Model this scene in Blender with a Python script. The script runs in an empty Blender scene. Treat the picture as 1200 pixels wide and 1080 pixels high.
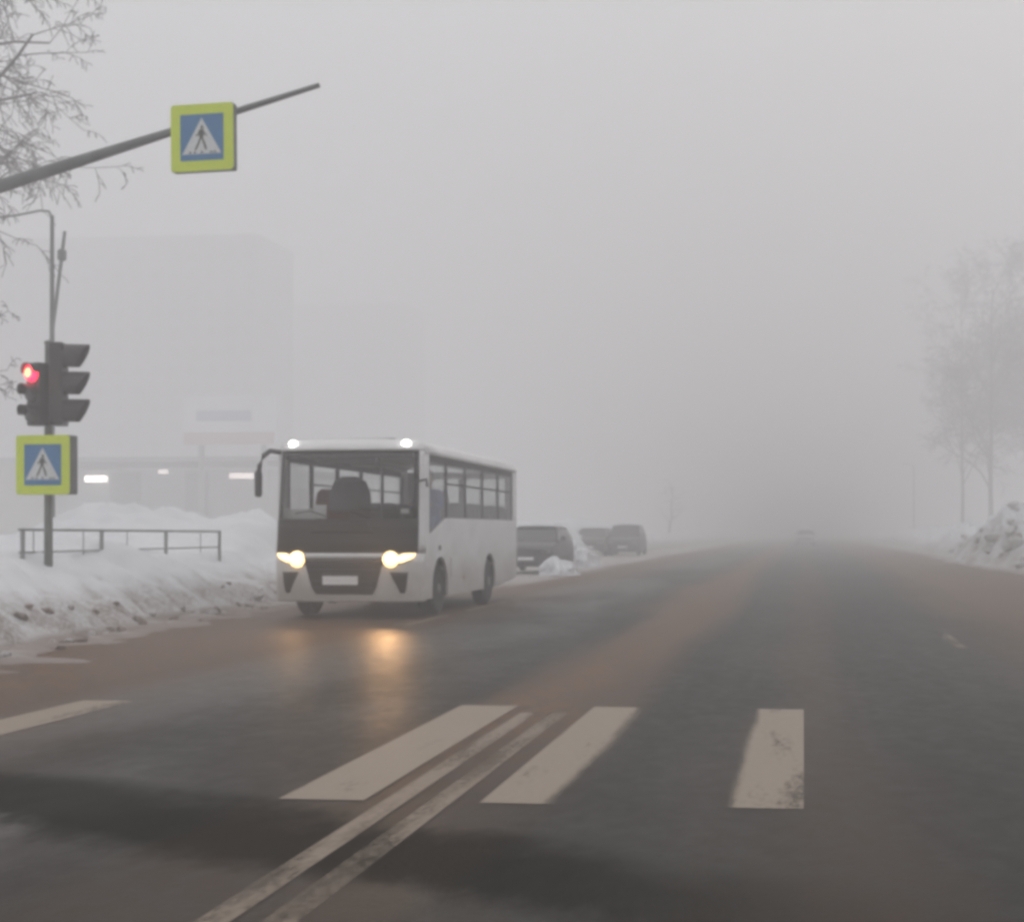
import bpy, math, random
from mathutils import Vector, Matrix, noise
R = math.radians
random.seed(7)
SC = bpy.context.scene
COL = SC.collection

# ---------------------------------------------------------------- camera
cam_d = bpy.data.cameras.new('camera')
cam = bpy.data.objects.new('camera', cam_d)
COL.objects.link(cam)
cam.location = (0, 0, 1.4)
cam.rotation_euler = (R(90), 0, R(6))
cam_d.sensor_width = 36
cam_d.lens = 36 * 1700 / 1200
cam_d.shift_x = -0.136
cam_d.shift_y = 0.0683
cam_d.clip_end = 3000
SC.camera = cam

# ---------------------------------------------------------------- world, sun, exposure
w = bpy.data.worlds.new('World')
SC.world = w
w.use_nodes = True
nt = w.node_tree
nt.nodes.clear()
out = nt.nodes.new('ShaderNodeOutputWorld')
bg = nt.nodes.new('ShaderNodeBackground')
sky = nt.nodes.new('ShaderNodeTexSky')
sky.sky_type = 'NISHITA'
sky.sun_disc = False
sky.sun_elevation = R(35)
sky.sun_rotation = R(20)
sky.air_density = 1.0
sky.dust_density = 4.0
mixg = nt.nodes.new('ShaderNodeMix')
mixg.data_type = 'RGBA'
mixg.inputs[0].default_value = 0.94
# the closed grey cloud deck, evenly brighter towards the zenith as an overcast sky is
gm = nt.nodes.new('ShaderNodeNewGeometry')
sx = nt.nodes.new('ShaderNodeSeparateXYZ')
nt.links.new(gm.outputs['Incoming'], sx.inputs[0])
el = nt.nodes.new('ShaderNodeMath')
el.operation = 'MULTIPLY_ADD'
el.use_clamp = False
ab = nt.nodes.new('ShaderNodeMath')
ab.operation = 'ABSOLUTE'
nt.links.new(sx.outputs[2], ab.inputs[0])
nt.links.new(ab.outputs[0], el.inputs[0])
el.inputs[1].default_value = 12.0
el.inputs[2].default_value = 4.45
deck = nt.nodes.new('ShaderNodeVectorMath')
deck.operation = 'SCALE'
deck.inputs[0].default_value = (1, .996, 1.013)
nt.links.new(el.outputs[0], deck.inputs['Scale'])
nt.links.new(deck.outputs[0], mixg.inputs[7])
nt.links.new(sky.outputs[0], mixg.inputs[6])
nt.links.new(mixg.outputs[2], bg.inputs[0])
bg.inputs[1].default_value = 0.1
nt.links.new(bg.outputs[0], out.inputs[0])
sun_d = bpy.data.lights.new('sun', 'SUN')
sun_d.energy = 0.5
sun_d.angle = R(60)
sun_d.color = (1, .97, .93)
sun = bpy.data.objects.new('sun', sun_d)
COL.objects.link(sun)
sun.rotation_euler = (R(55), 0, R(-20 + 180))

SC.view_settings.view_transform = 'Standard'
SC.view_settings.look = 'None'
SC.view_settings.gamma = 1
SC.view_settings.use_curve_mapping = False
SC.view_settings.exposure = -0.11
SC.render.engine = 'CYCLES'
cy = SC.cycles
cy.use_denoising = True
cy.max_bounces = 10
cy.volume_bounces = 3
cy.transparent_max_bounces = 16
cy.sample_clamp_indirect = 4
cy.pixel_filter_type = 'BLACKMAN_HARRIS'
cy.filter_width = 3.6

# ---------------------------------------------------------------- materials
def new_mat(name):
    m = bpy.data.materials.new(name)
    m.use_nodes = True
    t = m.node_tree
    return m, t, t.nodes['Principled BSDF'], t.nodes['Material Output']

def node(t, kind, **kw):
    n = t.nodes.new(kind)
    for k, v in kw.items():
        setattr(n, k, v)
    return n

def mat(name, c, rough=.6, metal=0., var=.25, scale=6., bump=0., bscale=40., spec=.5, coat=0.):
    """a base colour with grain and grime of its own, in object coordinates"""
    m, t, b, _ = new_mat(name)
    tc = node(t, 'ShaderNodeTexCoord')
    n = node(t, 'ShaderNodeTexNoise')
    n.inputs['Scale'].default_value = scale
    n.inputs['Detail'].default_value = 5
    t.links.new(tc.outputs['Object'], n.inputs['Vector'])
    r = node(t, 'ShaderNodeMapRange')
    r.inputs[1].default_value = .3
    r.inputs[2].default_value = .7
    r.inputs[3].default_value = 1 - var
    r.inputs[4].default_value = 1 + var * .5
    t.links.new(n.outputs[0], r.inputs[0])
    v = node(t, 'ShaderNodeVectorMath', operation='SCALE')
    v.inputs[0].default_value = c[:3]
    t.links.new(r.outputs[0], v.inputs['Scale'])
    t.links.new(v.outputs[0], b.inputs['Base Color'])
    b.inputs['Roughness'].default_value = rough
    b.inputs['Metallic'].default_value = metal
    b.inputs['Specular IOR Level'].default_value = spec
    b.inputs['Coat Weight'].default_value = coat
    if bump:
        n2 = node(t, 'ShaderNodeTexNoise')
        n2.inputs['Scale'].default_value = bscale
        n2.inputs['Detail'].default_value = 4
        t.links.new(tc.outputs['Object'], n2.inputs['Vector'])
        bp = node(t, 'ShaderNodeBump')
        bp.inputs['Strength'].default_value = bump
        bp.inputs['Distance'].default_value = .05
        t.links.new(n2.outputs[0], bp.inputs['Height'])
        t.links.new(bp.outputs[0], b.inputs['Normal'])
    return m

def emit(name, c, s, base=(.8, .8, .8)):
    m, t, b, _ = new_mat(name)
    b.inputs['Base Color'].default_value = (*base, 1)
    b.inputs['Emission Color'].default_value = (*c, 1)
    b.inputs['Emission Strength'].default_value = s
    b.inputs['Roughness'].default_value = .2
    return m

def glass(name, tint, refl=.12):
    m, t, b, o = new_mat(name)
    t.nodes.remove(b)
    tr = node(t, 'ShaderNodeBsdfTransparent')
    tr.inputs[0].default_value = (*tint, 1)
    gl = node(t, 'ShaderNodeBsdfGlossy')
    gl.inputs[1].default_value = .08
    gl.inputs[0].default_value = (.9, .9, .9, 1)
    fr = node(t, 'ShaderNodeFresnel')
    fr.inputs[0].default_value = 1.45
    ad = node(t, 'ShaderNodeMath', operation='ADD')
    ad.inputs[1].default_value = refl - .04
    t.links.new(fr.outputs[0], ad.inputs[0])
    mx = node(t, 'ShaderNodeMixShader')
    gb = node(t, 'ShaderNodeNewGeometry')
    front = M(t, 'SUBTRACT', 1, gb.outputs['Backfacing'])       # the pane mirrors once, at its outer face
    t.links.new(M(t, 'MULTIPLY', ad.outputs[0], front), mx.inputs[0])
    t.links.new(tr.outputs[0], mx.inputs[1])
    t.links.new(gl.outputs[0], mx.inputs[2])
    t.links.new(mx.outputs[0], o.inputs[0])
    return m

def M(t, op, a, b=None, c=None, clamp=False):
    n = node(t, 'ShaderNodeMath', operation=op)
    n.use_clamp = clamp
    for i, x in enumerate((a, b, c)):
        if x is None:
            continue
        if isinstance(x, (int, float)):
            n.inputs[i].default_value = x
        else:
            t.links.new(x, n.inputs[i])
    return n.outputs[0]

def step(t, x, a, b):
    n = node(t, 'ShaderNodeMapRange', interpolation_type='SMOOTHSTEP')
    t.links.new(x, n.inputs[0])
    n.inputs[1].default_value = a
    n.inputs[2].default_value = b
    return n.outputs[0]

def band(t, x, a, b, s):
    return M(t, 'MULTIPLY', step(t, x, a - s, a + s), M(t, 'SUBTRACT', 1, step(t, x, b - s, b + s)))

def mixc(t, f, a, b):
    n = node(t, 'ShaderNodeMix', data_type='RGBA')
    if isinstance(f, (int, float)):
        n.inputs[0].default_value = f
    else:
        t.links.new(f, n.inputs[0])
    for i, x in ((6, a), (7, b)):
        if isinstance(x, tuple):
            n.inputs[i].default_value = (*x, 1)
        else:
            t.links.new(x, n.inputs[i])
    return n.outputs[2]

def pos(t):
    g = node(t, 'ShaderNodeNewGeometry')
    s = node(t, 'ShaderNodeSeparateXYZ')
    t.links.new(g.outputs['Position'], s.inputs[0])
    return g.outputs['Position'], s.outputs

def tnoise(t, vec, scale, sx=1., sy=1., detail=4, off=0.):
    mp = node(t, 'ShaderNodeMapping')
    mp.inputs['Scale'].default_value = (sx, sy, 1)
    mp.inputs['Location'].default_value = (off, off * .7, off * .3)
    t.links.new(vec, mp.inputs[0])
    n = node(t, 'ShaderNodeTexNoise')
    n.inputs['Scale'].default_value = scale
    n.inputs['Detail'].default_value = detail
    t.links.new(mp.outputs[0], n.inputs['Vector'])
    return n.outputs[0]

def road_material():
    m, t, b, _ = new_mat('asphalt')
    p, (X, Y, Z) = pos(t)
    streak = tnoise(t, p, 1, .9, .05, 5)
    patch = tnoise(t, p, .35, 1, .45, 5, 3)
    grain = tnoise(t, p, 55, 1, 1, 3, 9)
    fine = tnoise(t, p, 9, 1, .6, 6, 5)
    warp = M(t, 'ADD', X, M(t, 'MULTIPLY', M(t, 'SUBTRACT', streak, .5), 1.6))
    warp = M(t, 'ADD', warp, M(t, 'MULTIPLY', M(t, 'SUBTRACT', patch, .5), 1.2))
    asph = mixc(t, grain, (.0195, .0174, .0145), (.042, .0375, .0315))
    asph = mixc(t, M(t, 'MULTIPLY', step(t, patch, .42, .62), .5), asph, (.058, .053, .0465))
    lanes = tnoise(t, p, 1, 2.6, .03, 4, 12)
    asph = mixc(t, M(t, 'MULTIPLY', step(t, lanes, .45, .68), .55), asph, (.022, .0198, .017))
    # slush and sand left between the tyre tracks
    centre = band(t, warp, -2.6, -1.4, .4)
    left = M(t, 'SUBTRACT', 1, step(t, warp, -6.8, -4.3))
    right = step(t, warp, 1.7, 3.6)
    track = band(t, warp, -.25, .45, .3)
    centre = M(t, 'MULTIPLY', centre, M(t, 'ADD', .2, M(t, 'MULTIPLY', step(t, Y, 6.5, 11), .8)))
    brown = M(t, 'MAXIMUM', centre, M(t, 'MULTIPLY', left, .95))
    brown = M(t, 'MAXIMUM', brown, M(t, 'MULTIPLY', right, .85))
    brown = M(t, 'MAXIMUM', brown, M(t, 'MULTIPLY', track, .22))
    brown = M(t, 'MULTIPLY', brown, M(t, 'ADD', .55, M(t, 'MULTIPLY', step(t, fine, .3, .65), .45)))
    slush = mixc(t, fine, (.088, .05, .029), (.18, .107, .064))
    col = mixc(t, brown, asph, slush)
    # packed snow on the parking strip beyond the bus
    snow = M(t, 'MULTIPLY', M(t, 'SUBTRACT', 1, step(t, warp, -8.2, -6.9)), step(t, Y, 29, 37))
    col = mixc(t, M(t, 'MULTIPLY', snow, .85), col, (.42, .40, .385))
    # worn, wet seam of a repair running across the lanes
    seam = M(t, 'ADD', Y, M(t, 'MULTIPLY', X, .5))
    seam = M(t, 'ADD', seam, M(t, 'MULTIPLY', M(t, 'SUBTRACT', fine, .5), .5))
    seam = M(t, 'ADD', seam, M(t, 'MULTIPLY', M(t, 'SUBTRACT', tnoise(t, p, .9, 1, 1, 4, 21), .5), 1.1))
    wet = M(t, 'MULTIPLY', band(t, seam, 4.75, 5.75, .3), M(t, 'SUBTRACT', 1, step(t, X, -1.6, .9)))
    col = mixc(t, M(t, 'MULTIPLY', wet, .6), col, (.014, .013, .0115))
    # pale dried salt to the left of the repair
    salt = M(t, 'MULTIPLY', band(t, seam, 4.25, 4.8, .12), M(t, 'SUBTRACT', 1, step(t, X, -3.8, -3.5)))
    col = mixc(t, M(t, 'MULTIPLY', salt, .35), col, (.2, .19, .18))
    t.links.new(col, b.inputs['Base Color'])
    ro = M(t, 'ADD', .36, M(t, 'MULTIPLY', fine, .22))
    ro = M(t, 'ADD', ro, M(t, 'MULTIPLY', wet, .3))
    t.links.new(ro, b.inputs['Roughness'])
    # the lane beside the dashes is wet, the rest has dried to a dull grey
    wl = M(t, 'MULTIPLY', band(t, warp, -5.7, -3.4, .5), step(t, patch, .4, .55))
    sp = M(t, 'MULTIPLY', M(t, 'ADD', .05, M(t, 'MULTIPLY', wl, .15)), M(t, 'SUBTRACT', 1, M(t, 'MULTIPLY', wet, .72)))
    t.links.new(sp, b.inputs['Specular IOR Level'])
    bp = node(t, 'ShaderNodeBump')
    bp.inputs['Strength'].default_value = .5
    bp.inputs['Distance'].default_value = .006
    t.links.new(M(t, 'ADD', grain, M(t, 'MULTIPLY', fine, .25)), bp.inputs['Height'])
    t.links.new(bp.outputs[0], b.inputs['Normal'])
    return m

def paint_material(name, col, wear_lo, wear_hi, streaky=False):
    m, t, b, o = new_mat(name)
    p, (X, Y, Z) = pos(t)
    n1 = tnoise(t, p, 2.6 if streaky else 2.2, 1.5, .22, 6, 2)
    n2 = tnoise(t, p, 26, 1, .5, 4, 6)
    s = M(t, 'ADD', M(t, 'MULTIPLY', n1, .75), M(t, 'MULTIPLY', n2, .25))
    cov = step(t, s, wear_lo, wear_hi)
    tc = node(t, 'ShaderNodeTexCoord')
    c = mixc(t, n2, tuple(x * .8 for x in col), col)
    t.links.new(c, b.inputs['Base Color'])
    b.inputs['Roughness'].default_value = .6
    tr = node(t, 'ShaderNodeBsdfTransparent')
    mx = node(t, 'ShaderNodeMixShader')
    # ragged, worn-through edge given per vertex as an attribute
    at = node(t, 'ShaderNodeAttribute')
    at.attribute_name = 'wear'
    edge = step(t, M(t, 'ADD', M(t, 'MULTIPLY', at.outputs['Fac'], 1.5), M(t, 'MULTIPLY', M(t, 'SUBTRACT', s, .5), 1.6)), .45, 1.0)
    cov = M(t, 'MULTIPLY', cov, M(t, 'SUBTRACT', 1, edge))
    t.links.new(cov, mx.inputs[0])
    t.links.new(tr.outputs[0], mx.inputs[1])
    t.links.new(b.outputs[0], mx.inputs[2])
    t.links.new(mx.outputs[0], o.inputs[0])
    return m

def snow_material():
    m, t, b, _ = new_mat('snow')
    p, (X, Y, Z) = pos(t)
    n1 = tnoise(t, p, .5, 1, 1, 6)
    n2 = tnoise(t, p, 3.0, 1, 1, 6, 4)
    n3 = tnoise(t, p, 18, 1, 1, 4, 8)
    clean = mixc(t, n1, (.62, .64, .665), (.76, .775, .79))
    # sand-coloured slush thrown up by the ploughs: it stays where the ploughs reach, on the flank of the bank
    d1 = band(t, M(t, 'ADD', X, M(t, 'MULTIPLY', M(t, 'SUBTRACT', n2, .5), 1.5)), -10.1, 7.9, .5)
    h = M(t, 'ADD', Z, M(t, 'MULTIPLY', M(t, 'SUBTRACT', n2, .5), .5))
    d2 = M(t, 'SUBTRACT', 1, step(t, h, .2, .75))
    dirt = M(t, 'MULTIPLY', M(t, 'MAXIMUM', M(t, 'MULTIPLY', d1, .95), d2), M(t, 'ADD', .55, M(t, 'MULTIPLY', step(t, n3, .35, .6), .45)))
    clump = tnoise(t, p, 1.1, 1, 1.4, 5, 14)
    dirt = M(t, 'MULTIPLY', dirt, M(t, 'ADD', .5, M(t, 'MULTIPLY', step(t, clump, .36, .6), .5)), clamp=True)
    dirt = M(t, 'MAXIMUM', dirt, M(t, 'SUBTRACT', 1, step(t, M(t, 'ADD', Z, M(t, 'MULTIPLY', M(t, 'SUBTRACT', clump, .5), .15)), .02, .17)))
    far = step(t, M(t, 'ABSOLUTE', X), 13, 20)
    dirt = M(t, 'MULTIPLY', dirt, M(t, 'SUBTRACT', 1, far))
    col = mixc(t, M(t, 'MULTIPLY', dirt, .85), clean, (.17, .125, .098))
    t.links.new(col, b.inputs['Base Color'])
    b.inputs['Roughness'].default_value = .8
    b.inputs['Specular IOR Level'].default_value = .2
    bp = node(t, 'ShaderNodeBump')
    bp.inputs['Strength'].default_value = .45
    bp.inputs['Distance'].default_value = .04
    t.links.new(M(t, 'ADD', n2, M(t, 'MULTIPLY', n3, .4)), bp.inputs['Height'])
    t.links.new(bp.outputs[0], b.inputs['Normal'])
    return m

ASPHALT = road_material()
PAINT = paint_material('road_paint', (.275, .22, .165), .25, .42)
PAINT_WORN = paint_material('worn_road_paint', (.225, .172, .125), .30, .58, True)
SNOW = snow_material()
SNOWCAP = mat('snow_cover', (.66, .67, .69), .8, var=.12, scale=3, bump=.4, bscale=9)
LUMP = mat('ploughed_snow', (.56, .54, .53), .85, var=.45, scale=2.5, bump=.5, bscale=14)
LUMP_DIRTY = mat('dirty_ploughed_snow', (.27, .225, .195), .85, var=.4, scale=4, bump=.5, bscale=14)
WHITE = mat('white_bus_paint', (.74, .74, .735), .35, var=.1, scale=1.6, spec=.5)
def add_grime(m):
    t = m.node_tree
    b = t.nodes['Principled BSDF']
    src = b.inputs['Base Color'].links[0].from_socket
    tc = node(t, 'ShaderNodeTexCoord')
    sp = node(t, 'ShaderNodeSeparateXYZ')
    t.links.new(tc.outputs['Object'], sp.inputs[0])
    n1 = tnoise(t, tc.outputs['Object'], 3.0, 1, .5, 6, 3)
    n2 = tnoise(t, tc.outputs['Object'], 30, 1, 1, 3, 7)
    hgt = M(t, 'ADD', sp.outputs[2], M(t, 'MULTIPLY', M(t, 'SUBTRACT', n1, .5), .9))
    f = M(t, 'SUBTRACT', 1, step(t, hgt, .3, 1.25))
    f = M(t, 'MULTIPLY', f, M(t, 'ADD', .45, M(t, 'MULTIPLY', n2, .5)))
    t.links.new(mixc(t, f, src, (.36, .325, .29)), b.inputs['Base Color'])
add_grime(WHITE)
BLACK = mat('black_gloss_panel', (.016, .015, .014), .45, var=.2, scale=3, spec=.25)
RUBBER = mat('tyre_rubber', (.025, .024, .023), .85, var=.4, scale=9, bump=.3)
DARKPLASTIC = mat('dark_plastic', (.035, .035, .036), .55, var=.3)
STEEL = mat('rim_steel', (.22, .21, .2), .5, .6, var=.3)
CHROME = mat('chrome_strip', (.34, .34, .34), .35, .8, var=.1)
GALV = mat('galvanised_steel', (.16, .165, .165), .55, .3, var=.3, scale=3)
RAIL = mat('railing_paint', (.3, .31, .305), .6, .1, var=.3, scale=4)
POLE = mat('painted_pole', (.16, .175, .16), .6, .1, var=.3, scale=4)
YELLOW = mat('fluorescent_yellow_sheet', (.60, .72, .035), .5, var=.05)
BLUE = mat('sign_blue', (.03, .165, .36), .5, var=.1)
SIGNWHITE = mat('sign_white', (.62, .64, .64), .5, var=.08)
SIGNBLACK = mat('sign_black', (.06, .06, .055), .6, var=.1)
CASE = mat('sign_case_grey', (.13, .13, .13), .6, var=.2)
SIGNAL = mat('signal_housing_black', (.02, .02, .021), .55, var=.3)
LENSOFF = mat('unlit_lens', (.03, .03, .028), .2, var=.2)
RED = emit('red_signal_light', (1, .012, .05), 6, (.6, .02, .02))
REDCORE = emit('red_signal_lamp_core', (1, .62, .28), 2.4, (.6, .02, .02))
HEAD = emit('headlight_beam', (1, .66, .27), 3.6)
MARKER = emit('white_marker_lamp', (1, .98, .93), 14)
SHOPLAMP = emit('shop_lamp', (1, .93, .84), 7)
SHOPLAMP2 = emit('dim_shop_lamp', (1, .85, .8), 2.2)
TAIL = emit('tail_light', (1, .3, .2), 3)
GLASS = glass('windscreen_glass', (.87, .875, .875), .04)
CLEAR = glass('clear_window_glass', (.97, .97, .97), .04)
TINT = glass('tinted_window_glass', (.78, .79, .79), .04)
CARGLASS = mat('car_window_glass', (.03, .033, .036), .15, var=.1)
SEAT = mat('seat_fabric', (.07, .075, .09), .9, var=.3)
REDSEAT = mat('dark_red_seat_cover', (.14, .035, .035), .9, var=.3)
INTERIOR = mat('grey_lining', (.2, .2, .2), .7, var=.2)
PAPER = mat('white_card', (.8, .8, .79), .7, var=.05)
FROSTBARK = mat('frosted_bark', (.15, .145, .14), .9, var=.2, scale=3)
FROSTTWIG = mat('hoar_frosted_twig', (.17, .165, .162), .9, var=.2, scale=3)
BARK = mat('dark_bark', (.075, .066, .06), .9, var=.4, scale=3)
TWIG = mat('frosted_twig', (.17, .16, .158), .9, var=.3, scale=3)
PANEL = mat('apartment_panel', (.14, .14, .142), .85, var=.15, scale=.3)
PANEL2 = mat('brown_apartment_panel', (.1, .09, .085), .85, var=.15, scale=.3)
WINDOWDARK = mat('apartment_window', (.06, .062, .064), .25, var=.3, scale=.4)
SHOPWALL = mat('shop_wall', (.27, .26, .2), .8, var=.2, scale=.5)
SHOPGREY = mat('grey_shop_cladding', (.2, .205, .205), .8, var=.2, scale=.5)
SHOPDARK = mat('dark_doorway', (.02, .021, .022), .5, var=.2)
BANNER = mat('white_banner', (.72, .72, .74), .6, var=.08, scale=.5)
BANNERRED = mat('red_banner_band', (.5, .36, .36), .6, var=.08)
BANNERBLUE = mat('blue_banner_band', (.35, .38, .5), .6, var=.08)
SKIN = mat('skin', (.45, .28, .21), .6, var=.08)
JACKET = mat('blue_jacket', (.012, .11, .5), .8, var=.2)
HAIR = mat('dark_hair', (.03, .025, .02), .8, var=.2)
TROUSER = mat('dark_trousers', (.03, .03, .035), .9, var=.2)
CARDARK = mat('dark_grey_car_paint', (.03, .031, .034), .35, var=.15)
CARBROWN = mat('brown_car_paint', (.055, .045, .042), .4, var=.15)
CARBLUE = mat('blue_grey_car_paint', (.05, .06, .075), .4, var=.15)
CARPALE = mat('pale_car_paint', (.45, .45, .45), .4, var=.1)

# ---------------------------------------------------------------- mesh helpers
class MB:
    def __init__(s):
        s.v, s.f = [], []
    def add(s, vs, fs):
        k = len(s.v)
        s.v += [tuple(v) for v in vs]
        s.f += [tuple(i + k for i in f) for f in fs]
        return s
    def box(s, x0, x1, y0, y1, z0, z1):
        return s.add([(x, y, z) for z in (z0, z1) for y in (y0, y1) for x in (x0, x1)],
                     [(0, 2, 3, 1), (4, 5, 7, 6), (0, 1, 5, 4), (2, 6, 7, 3), (0, 4, 6, 2), (1, 3, 7, 5)])
    def prism(s, poly, axis, a, b):
        """polygon in the plane across the axis, pushed from a to b"""
        def p(u, w, d):
            return (d, u, w) if axis == 'x' else (u, d, w) if axis == 'y' else (u, w, d)
        n = len(poly)
        return s.add([p(u, w, a) for u, w in poly] + [p(u, w, b) for u, w in poly],
                     [tuple(range(n))[::-1], tuple(range(n, 2 * n))] + [(i, (i + 1) % n, n + (i + 1) % n, n + i) for i in range(n)])
    def loft(s, rings, cap=True, closed=True):
        n = len(rings[0])
        vs = [v for r in rings for v in r]
        fs = []
        for k in range(len(rings) - 1):
            for i in range(n if closed else n - 1):
                j = (i + 1) % n
                fs.append((k * n + i, k * n + j, (k + 1) * n + j, (k + 1) * n + i))
        if cap:
            fs.append(tuple(range(n))[::-1])
            fs.append(tuple((len(rings) - 1) * n + i for i in range(n)))
        return s.add(vs, fs)
    def tube(s, pts, rad, n=8):
        pts = [Vector(p) for p in pts]
        if isinstance(rad, (int, float)):
            rad = [rad] * len(pts)
        rings = []
        for i, p in enumerate(pts):
            d = (pts[min(i + 1, len(pts) - 1)] - pts[max(i - 1, 0)]).normalized()
            a = d.cross(Vector((0, 0, 1)) if abs(d.z) < .9 else Vector((1, 0, 0))).normalized()
            b = d.cross(a)
            rings.append([p + (a * math.cos(q) + b * math.sin(q)) * rad[i] for q in (2 * math.pi * k / n for k in range(n))])
        return s.loft(rings)
    def lathe(s, prof, c, axis='x', n=24):
        """profile of (offset along axis, radius)"""
        rings = []
        for d, r in prof:
            ring = []
            for k in range(n):
                q = 2 * math.pi * k / n
                u, w_ = r * math.cos(q), r * math.sin(q)
                o = (d, u, w_) if axis == 'x' else (u, d, w_) if axis == 'y' else (u, w_, d)
                ring.append((c[0] + o[0], c[1] + o[1], c[2] + o[2]))
            rings.append(ring)
        return s.loft(rings)
    def ball(s, c, r, n=12, m=8):
        rings = []
        for k in range(1, m):
            q = math.pi * k / m
            rings.append([(c[0] + r[0] * math.sin(q) * math.cos(2 * math.pi * i / n), c[1] + r[1] * math.sin(q) * math.sin(2 * math.pi * i / n), c[2] + r[2] * math.cos(q)) for i in range(n)])
        return s.loft(rings)
    def build(s, name, m, parent=None, smooth=False, bevel=0., solid=0., loc=None):
        me = bpy.data.meshes.new(name)
        me.from_pydata(s.v, [], s.f)
        me.validate()
        import bmesh
        bm = bmesh.new()
        bm.from_mesh(me)
        bmesh.ops.recalc_face_normals(bm, faces=bm.faces)
        bm.to_mesh(me)
        bm.free()
        me.materials.append(m)
        o = bpy.data.objects.new(name, me)
        COL.objects.link(o)
        if smooth:
            me.shade_smooth()
            me.set_sharp_from_angle(angle=R(38))
        if solid:
            d = o.modifiers.new('thickness', 'SOLIDIFY')
            d.thickness = solid
            d.offset = 0
        if bevel:
            d = o.modifiers.new('bevel', 'BEVEL')
            d.width = bevel
            d.segments = 2
            d.limit_method = 'ANGLE'
            d.angle_limit = R(50)
        if parent:
            o.parent = parent
        if loc:
            o.location = loc
        return o

def tag(o, label=None, cat=None, group=None, kind=None):
    for k, v in (('label', label), ('category', cat), ('group', group), ('kind', kind)):
        if v:
            o[k] = v
    return o

def thing(name, label, cat, loc=(0, 0, 0), rz=0., group=None):
    o = bpy.data.objects.new(name, None)
    COL.objects.link(o)
    o.location = loc
    o.rotation_euler = (0, 0, rz)
    return tag(o, label, cat, group)

def copy_tree(o, parent=None, swap=None):
    c = o.copy()
    COL.objects.link(c)
    c.parent = parent
    if swap and c.type == 'MESH' and c.data.materials and c.data.materials[0] in swap:
        c.data = c.data.copy()
        c.data.materials[0] = swap[c.data.materials[0]]
    for ch in [x for x in COL.objects if x.parent == o]:
        copy_tree(ch, c, swap)
    return c

def sstep(x, a, b):
    t = max(0., min(1., (x - a) / (b - a)))
    return t * t * (3 - 2 * t)

# ---------------------------------------------------------------- ground
def fn(x, y, s, o=0.):
    return noise.fractal(Vector((x * s, y * s, o)), 1.0, 2.0, 4)

def left_toe(y):
    return -9.0 - .75 * sstep(y, 14, 20) - .3 * sstep(y, 20, 28) - 1.7 * sstep(y, 33, 40)

def height(x, y):
    r = fn(x, y, .35)
    r2 = fn(x, y, 1.3, 5)
    r3 = fn(x, y, 3.2, 9)
    z = -.08
    # left: bank thrown up by the ploughs, then a snow-covered verge
    e = left_toe(y) + .35 * r + .12 * r2
    d = e - x
    if d > -1.7:
        z = max(z, -.08 + .10 * sstep(d, -1.5, -.3) + (.06 * r2 + .045 * r3) * sstep(d, -1.7, -.8))
    if d > -.5:
        top = 1.02 + .10 * fn(x, y, .25, 2) + .05 * r2
        prof = .45 * sstep(d, -.15, .9) + .57 * sstep(d, .6, 2.0)
        z = max(z, -.08 + (top + .08) * prof + (.06 * r2 + .035 * r3) * sstep(d, -.2, .3) * (1 - sstep(d, 1.2, 2.0)))
        for cx, cy_, a, sx, sy in ((-15.4, 31, .82, 1.5, 2.2), (-13.6, 31.8, .42, 1.2, 2.0), (-12.2, 31.5, .55, .7, 1.6), (-11.6, 27.2, -.14, .7, 1.5),
                                   (-11.0, 24.5, .16, .5, 1.2), (-12.3, 23.6, .22, .8, .8), (-12.3, 37, .7, 1.4, 3), (-13, 60, .8, 2, 18), (-14, 95, 1.0, 2, 20)):
            q = ((x - cx) / sx) ** 2 + ((y - cy_) / sy) ** 2
            if q < 9:
                z += a * math.exp(-q) * (1 + .25 * r2)
    e = 7.1 + .5 * r + .15 * r2
    d = x - e
    if d > -.6:
        top = .55 + .2 * fn(x, y, .2, 3)
        z = max(z, -.08 + (top + .08) * sstep(d, -.2, 1.6) + .10 * r2 * sstep(d, -.2, .4))
        for cx, cy_, a, sx, sy in ((10.2, 56, 1.75, 1.9, 9), (8.1, 61, .85, 1.2, 6), (9.6, 70, .9, 2.2, 8), (9.0, 84, .35, 1.5, 6), (10.2, 92, .75, 1.8, 14), (12, 115, .9, 4, 25), (9.5, 135, .5, 2, 20)):
            q = ((x - cx) / sx) ** 2 + ((y - cy_) / sy) ** 2
            if q < 9:
                z += a * math.exp(-q) * (1 + .5 * r2 + .28 * r3)
    return z

def span(a, b, s):
    n = max(1, round((b - a) / s))
    return [a + (b - a) * i / n for i in range(n)]

xs = span(-320, -60, 20) + span(-60, -24, 3) + span(-24, -16, .5) + span(-16, -8.4, .11) + span(-8.4, 6.2, 2.4) + span(6.2, 13.5, .16) + span(13.5, 24, .7) + span(24, 60, 4) + span(60, 320, 20) + [320]
ys = span(-60, 6, 6) + span(6, 13, .5) + span(13, 36, .13) + span(36, 90, .33) + span(90, 170, 1.2) + span(170, 640, 12) + [640]
gv = [(x, y, height(x, y)) for y in ys for x in xs]
nx = len(xs)
g = MB()
g.add(gv, [(j * nx + i, j * nx + i + 1, (j + 1) * nx + i + 1, (j + 1) * nx + i) for j in range(len(ys) - 1) for i in range(nx - 1)])
ground = g.build('snowy_ground', SNOW, smooth=True)
ground.data.shade_smooth()
tag(ground, kind='structure', label='snow covered verge and ploughed banks beside the road')

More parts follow.
